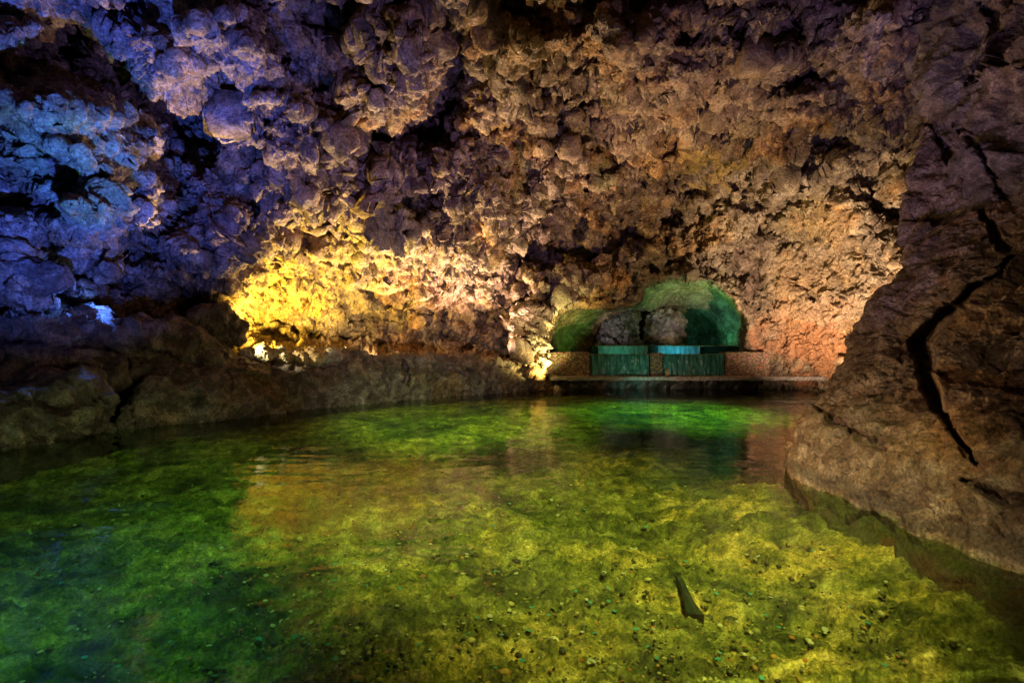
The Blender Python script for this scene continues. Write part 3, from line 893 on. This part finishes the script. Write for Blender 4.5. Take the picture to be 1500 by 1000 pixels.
a, b, c2, d = on_floor(985, 868), on_floor(1004, 866), on_floor(1033, 918), on_floor(1003, 912)
bm = bmesh.new()
out = [on_floor(988, 862, .03), on_floor(1001, 872, .02), on_floor(1016, 893, .02), on_floor(1032, 920, .02), on_floor(1020, 916, .02), on_floor(1006, 910, .02), on_floor(999, 886, .02)]
lo = [bm.verts.new(q) for q in out]
hi = [bm.verts.new((q[0], q[1] + .004, q[2] + .035 + .02 * math.sin(k * 2.3))) for k, q in enumerate(out)]
bm.faces.new(hi); bm.faces.new(lo[::-1])
for k in range(len(lo)): bm.faces.new((lo[k], lo[(k + 1) % 7], hi[(k + 1) % 7], hi[k]))
bmesh.ops.recalc_face_normals(bm, faces=bm.faces)
bmesh.ops.bevel(bm, geom=bm.edges[:], offset=.004, segments=1, affect='EDGES')
me = bpy.data.meshes.new('stone_shard'); bm.to_mesh(me); bm.free()
me.materials.append(simple('dark_slate', (.02, .035, .025), .5, 30))
o = bpy.data.objects.new('stone_shard', me); col.objects.link(o)
tag(o, 'dark pointed slate shard lying on the bright yellow pool bed', 'stone')

# ------------------------------------------------------------------ weir, slab, falls
def box_bm(bm, x0, x1, y0, y1, z0, z1, bev=.012, cuts=0):
    vs = [bm.verts.new(q) for q in ((x0, y0, z0), (x1, y0, z0), (x1, y1, z0), (x0, y1, z0), (x0, y0, z1), (x1, y0, z1), (x1, y1, z1), (x0, y1, z1))]
    fs = [bm.faces.new([vs[i] for i in q]) for q in ((3, 2, 1, 0), (4, 5, 6, 7), (0, 1, 5, 4), (1, 2, 6, 5), (2, 3, 7, 6), (3, 0, 4, 7))]
    if bev: bmesh.ops.bevel(bm, geom=list({e for f in fs for e in f.edges}), offset=bev, segments=2, affect='EDGES')


def box(name, dims, mat, parent=None, bev=.015, rough=0.0, cut=.12, seed=0):
    bm = bmesh.new()
    box_bm(bm, *dims, bev=bev)
    if rough:
        for _ in range(9):
            es = [e for e in bm.edges if e.calc_length() > cut]
            if not es: break
            bmesh.ops.subdivide_edges(bm, edges=es, cuts=1, use_grid_fill=True)
            bmesh.ops.triangulate(bm, faces=[f for f in bm.faces if len(f.verts) > 4])
        co = np.array([v.co[:] for v in bm.verts], F32)
        bm.normal_update()
        h = rough * (fbm(co, .35, 4, seed + 700) + .8 * (.5 - worley(co, .09, seed + 720)[:, 0]))
        for v, k in zip(bm.verts, h): v.co += v.normal * float(k)
    me = bpy.data.meshes.new(name)
    bm.to_mesh(me); bm.free()
    me.materials.append(mat)
    o = bpy.data.objects.new(name, me)
    col.objects.link(o)
    if parent is not None:
        o.parent = parent
        me.transform(__import__('mathutils').Matrix.Translation(-parent.location))
    return o


def X(px, Y): return (px - 750) / FPX * Y
def Z(py, Y): return EYE - (py - 500) / FPX * Y


YF = 15.0
slab = empty('stone_slab', (4.6, YF, 0))
tag(slab, 'long thin dark slab crossing the head of the pool below the weir', 'slab')
bm_top = box('slab_top', (X(806, YF), X(1222, YF), YF, YF + 1.1, .27, Z(552, YF)), M['slabtop'], slab, .02, .03, .1, 1)
box('slab_base', (X(812, YF), X(1225, YF), YF + .7, YF + 1.05, -.7, .268), M['slab'], slab, .02, .05, .14, 2)
rock('slab_stone', [[(X(808, 14.8), 14.85, -.3), (X(826, 14.8), 14.85, -.3), (X(822, 14.8), 14.8, .12), (X(812, 14.8), 14.85, .2), (X(818, 15), 15.1, .1), (X(818, 15), 15.1, -.3)]], .012, M['greyrock'], .1, 620, (), None, 2, .4,
     label='small pale stone at the water line under the left end of the slab', cat='stone')

YW = 15.7
wt = Z(519, YW)
zb = .34
weir = empty('weir', (X(960, YW), YW, zb))
tag(weir, 'low front weir with pebbled piers holding back the green basin', 'weir')
box('pier', (X(800, YW), X(865, YW), YW, YW + .5, zb, Z(516, YW)), M['pebbledash'], weir, .03, .03, .07, 3)
box('pier', (X(952, YW), X(970, YW), YW - .06, YW + .4, zb, Z(517, YW)), M['pebbledash'], weir, .02, .02, .05, 4)
box('pier', (X(1062, YW), X(1125, YW), YW - .1, YW + .6, zb, Z(515.5, YW)), M['pebbledash'], weir, .03, .03, .07, 5)
for k, (a, b) in enumerate(((866, 951), (971, 1061))):
    box('weir_wall', (X(a, YW), X(b, YW), YW + .16, YW + .4, zb, wt - .055), M['weirwall'], weir, .01, .012, .12, 6 + k)
    box('lip', (X(a, YW), X(b, YW), YW + .02, YW + .42, wt - .052, wt + .005), M['lip'], weir, .012, .01, .12, 8 + k)


def sheet(name, x0, x1, y, z0, z1, mat, curve=.1, seed=0):
    nu, nv = 160, 40
    u, t = np.meshgrid(np.linspace(0, 1, nu), np.linspace(0, 1, nv))
    u, t = u.ravel(), t.ravel()
    q = np.stack([u * (x1 - x0), 0 * u, t * .25], 1).astype(F32)
    yy = y - curve * np.sqrt(np.clip(t, 0, 1)) + .035 * fbm(q, .22, 3, seed)
    gap = .0
    p = np.stack([x0 + u * (x1 - x0), yy, z1 + (z0 - z1) * t], 1)
    f = grid_faces(nu, nv)
    back = p + np.array((0, .012, 0))
    nvv = len(p)
    # closed film: front, back and rims
    rim = []
    e = [i for i in range(nu)] + [j * nu + nu - 1 for j in range(1, nv)] + [nvv - 1 - i for i in range(1, nu)] + [j * nu for j in range(nv - 2, 0, -1)]
    for a, b in zip(e, e[1:] + e[:1]): rim.append((a, b, b + nvv, a + nvv))
    return mesh_np(name, np.concatenate([p, back]), np.concatenate([f, f[:, ::-1] + nvv, np.array(rim)]), mat)


for a, b, lb, sd in ((866.5, 950, 'thin bluish water curtain pouring over the left bay of the front weir', 1), (971.5, 1060, 'smooth dark green water curtain over the right bay of the front weir', 2)):
    tag(sheet('water_curtain', X(a, YW), X(b, YW), YW - .0, zb + .01, wt + .004, M['sheet'], .06, 640 + sd), lb, 'waterfall', 'water curtains over the weirs')
# upper weir
YU = 17.6
zt = Z(506.5, YU)
up = empty('upper_weir', (X(960, YU), YU, .2))
tag(up, 'narrow upper weir at the back of the basin inside the niche', 'weir')
box('weir_wall', (X(868, YU), X(1085, YU), YU + .12, YU + .5, .2, zt - .02), M['weirwall'], up, .01, .02, .15, 10)
box('pier', (X(950, YU), X(963, YU), YU - .06, YU + .11, .2, zt + .03), M['weirwall'], up, .02, .015, .1, 11)
box('lip', (X(872, YU), X(1080, YU), YU + .0, YU + .5, zt - .018, zt + .012), M['lip'], up, .008, .008, .15, 12)
tag(sheet('water_curtain', X(876, YU), X(949, YU), YU - .0, .7, zt, M['sheet_bright'], .05, 651), 'teal lit waterfall left of the small pier on the upper weir', 'waterfall', 'water curtains over the weirs')
tag(sheet('water_curtain', X(964, YU), X(1025, YU), YU - .0, .7, zt, M['sheet_bright'], .05, 652), 'bright pale blue waterfall on the right of the upper weir', 'waterfall', 'water curtains over the weirs')
tag(plane('basin_water', X(795, 16), X(1095, 16), YW + .3, YU + .2, wt - .03, M['basin']), 'dark green water of the small basin behind the weir', 'water', kind='structure')
# small brown stone by the centre pier
rock('stone', [[(X(973, 15.5), 15.5, .3), (X(982, 15.5), 15.45, .3), (X(981, 15.5), 15.5, .56), (X(974, 15.5), 15.55, .5), (X(978, 15.7), 15.65, .3), (X(977, 15.6), 15.6, .6)]], .01,
     simple('brown_stone', (.4, .2, .12), .5, 14), .12, 630, (), None, 2, .3, label='small reddish brown stone against the foot of the centre pier', cat='stone')

# ------------------------------------------------------------------ lights
def aim(o, tgt):
    d = Vector(tgt) - o.location
    o.rotation_euler = d.to_track_quat('-Z', 'Y').to_euler()


def spot(loc, tgt, power, color, deg=60, blend=.6, radius=.06):
    l = bpy.data.lights.new('unseen_lamp', 'SPOT')
    l.energy = power; l.color = color; l.spot_size = math.radians(deg); l.spot_blend = blend; l.shadow_soft_size = radius
    o = bpy.data.objects.new('unseen_lamp', l)
    col.objects.link(o)
    o.location = loc
    aim(o, tgt)
    return o


def point(loc, power, color, radius=.05):
    l = bpy.data.lights.new('unseen_lamp', 'POINT')
    l.energy = power; l.color = color; l.shadow_soft_size = radius
    o = bpy.data.objects.new('unseen_lamp', l)
    col.objects.link(o)
    o.location = loc
    return o


YEL = (1, .72, .22); WARM = (1, .78, .5); BLUE = (.12, .25, 1); VIO = (.45, .3, 1); GRN = (.15, 1, .3); CYA = (.1, .75, 1); AMB = (1, .6, .25)
# yellow lamp behind the dark rock at the left, raking along the wall
spot((-5.45, 11.9, 1.0), P(500, 400, 14), 1300, (1, .66, .08), 150, .6)
spot((-4.45, 12.35, 1.0), P(480, 300, 13), 400, (1, .68, .16), 140, .8)
spot((-5.15, 10.35, 1.32), (-3.8, 11.1, 1.05), 260, (1, .88, .5), 50, .8, .03)  # unseen lamp added to make the ledge top rocks hot
# ledge wash across the main wall
spot((-3.0, 13.3, .85), P(590, 120, 10.5), 1400, (1, .68, .32), 140, .8)
spot((-1.1, 14.7, .85), P(700, 150, 12), 1500, (1, .62, .42), 140, .8)
# lamp in the left recess lighting the roof
spot((-5.6, 10.0, 2.0), P(360, 80, 7.8), 800, (1, .68, .38), 80, .9)
# lamp by the rock left of the niche
spot(P(818, 553, 14.2), P(778, 480, 15.0), 500, (1, .88, .3), 120, .6)
spot((1.05, 12.2, .2), P(782, 490, 13.6), 650, (1, .86, .36), 48, .9)  # added wash on the same rock from out over the water
spot((4.3, 12.8, .3), (4.2, 15.7, .7), 45, (1, .72, .5), 100, .9)  # unseen fill added to brighten the weir piers
spot((-3.7, 12.9, .95), P(560, 480, 15), 240, (1, .72, .35), 150, .8)  # unseen fill added for the dark wall foot behind the ledge
spot((3.4, 13.5, .25), (3.6, 15.7, .7), 30, (.1, 1, .65), 62, .9)  # unseen teal fill added for the front water curtains
# warm lamp behind the right boulder
spot((6.6, 12.0, .5), P(1200, 375, 15.2), 2100, (1, .74, .47), 104, .8)
spot((5.2, 9.0, .5), P(890, 260, 12), 1350, (1, .62, .32), 96, .9)
# unseen blue and violet lamps, most floating unsupported low over the pool
spot((-2.4, 3.4, .15), P(70, 180, 7), 6000, (.05, .12, 1), 62, .9)
spot((-2.2, 3.4, .15), P(110, 230, 7), 650, (.05, 1, .6), 22, .9)
spot((1.5, 3.0, .15), P(400, 130, 10), 1500, (.28, .22, 1), 46, .9)
spot((-1.0, 6.0, .12), P(700, 330, 12), 700, VIO, 60, .9)
spot((2.0, 3.6, .15), P(1150, 90, 9), 700, (.5, .34, 1), 56, .9)
spot((1.6, 5.0, .15), P(1440, 20, 7.5), 350, (.6, .42, 1), 40, .9)
spot(P(165, 430, 9.0), P(50, 480, 8.4), 90, (.07, .2, 1), 140, .5, .03)
spot((.3, 5.0, .2), P(620, 548, 13), 800, (1, .84, .86), 46, 1.0)  # unseen fill added for the ledge face
# unseen fills added for the right boulder
spot((.6, 5.6, .35), P(1330, 560, 5.4), 260, (1, .68, .4), 90, .9)
spot((-1.5, 4.5, .3), (-5.6, 8.6, .4), 60, (1, .75, .6), 60, 1)  # unseen faint fill added for the left bank
spot((-1.5, 3.0, .9), P(1380, 580, 5), 230, (1, .68, .40), 75, .9)
# niche
spot(P(882, 514, 16.9), P(832, 470, 17.6), 28, (.25, 1, .1), 100, .8)
spot(P(1040, 512, 17.0), P(1020, 405, 17.3), 150, (.2, 1, .25), 120, .9)
spot(P(1030, 512, 18.3), P(1062, 460, 18.9), 45, (.1, 1, .55), 120, .9)
spot(P(1010, 505, 19.6), P(1035, 470, 21), 22, (.1, .9, .6), 110, .9)
spot(P(880, 498, 17.3), P(908, 468, 18.5), 22, (.95, .85, .9), 80, .9)  # unseen neutral fill added on the left grey rocks
spot(P(1018, 496, 17.9), P(975, 475, 19), 24, (1, .85, .75), 70, .9)  # unseen neutral fill added on the middle grey rock
spot(P(910, 518, 16.9), P(910, 511, 17.6), 5, (.1, 1, .6), 150, .6)
spot(P(995, 518, 16.9), P(995, 511, 17.6), 17, CYA, 130, .6)
# pool: unseen lamps added above the water, standing in for submerged ones
spot((-3, 5, 4.5), (-4.3, 7.0, -.3), 420, (.5, 1, .35), 54, 1)
spot((3.6, 11.2, 4.7), (3.3, 11.6, -.2), 1900, (.28, 1, .28), 62, 1)
spot((-1.6, 8.4, 4.6), (-.9, 10.4, -.2), 1400, (.55, 1, .22), 66, 1)
spot((.85, .75, .45), (.5, 3.2, -.5), 110, (1, .86, .42), 100, 1.0, .04)
spot((1.8, -.9, 3.0), (.55, 2.0, -.5), 3000, (1, .86, .45), 80, 1.0, .1)
spot((1.8, 2.5, 5.2), (1.0, 5.0, -.5), 2400, (1, .9, .38), 54, 1.0, .1)
spot((-1, 3, 4.8), (-1.2, 6.8, -.5), 550, (.6, 1, .3), 60, 1.0, .1)
spot((-.5, 1.5, 4.8), (-3.3, 4.3, -.5), 800, (.25, 1, .4), 50, 1.0, .1)

# ------------------------------------------------------------------ world, camera
w = bpy.data.worlds.new('World')
sc.world = w
w.use_nodes = True
bg = w.node_tree.nodes['Background']
bg.inputs[0].default_value = (.10, .11, .2, 1)
bg.inputs[1].default_value = .035

cam = bpy.data.objects.new('camera', bpy.data.cameras.new('camera'))
col.objects.link(cam)
cam.location = (0, 0, EYE)
cam.rotation_euler = (math.radians(90), 0, 0)
cam.data.sensor_width = 36
cam.data.lens = 36 * FPX / 1500
cam.data.clip_end = 200
cam.data.clip_start = .05
sc.camera = cam
sc.view_settings.view_transform = 'Standard'
sc.view_settings.look = 'None'
sc.view_settings.exposure = 0
sc.view_settings.gamma = 1
sc.cycles.max_bounces = 5
sc.cycles.diffuse_bounces = 2
sc.cycles.use_denoising = True
sc.cycles.denoising_prefilter = 'NONE'
sc.cycles.sample_clamp_indirect = 2.0
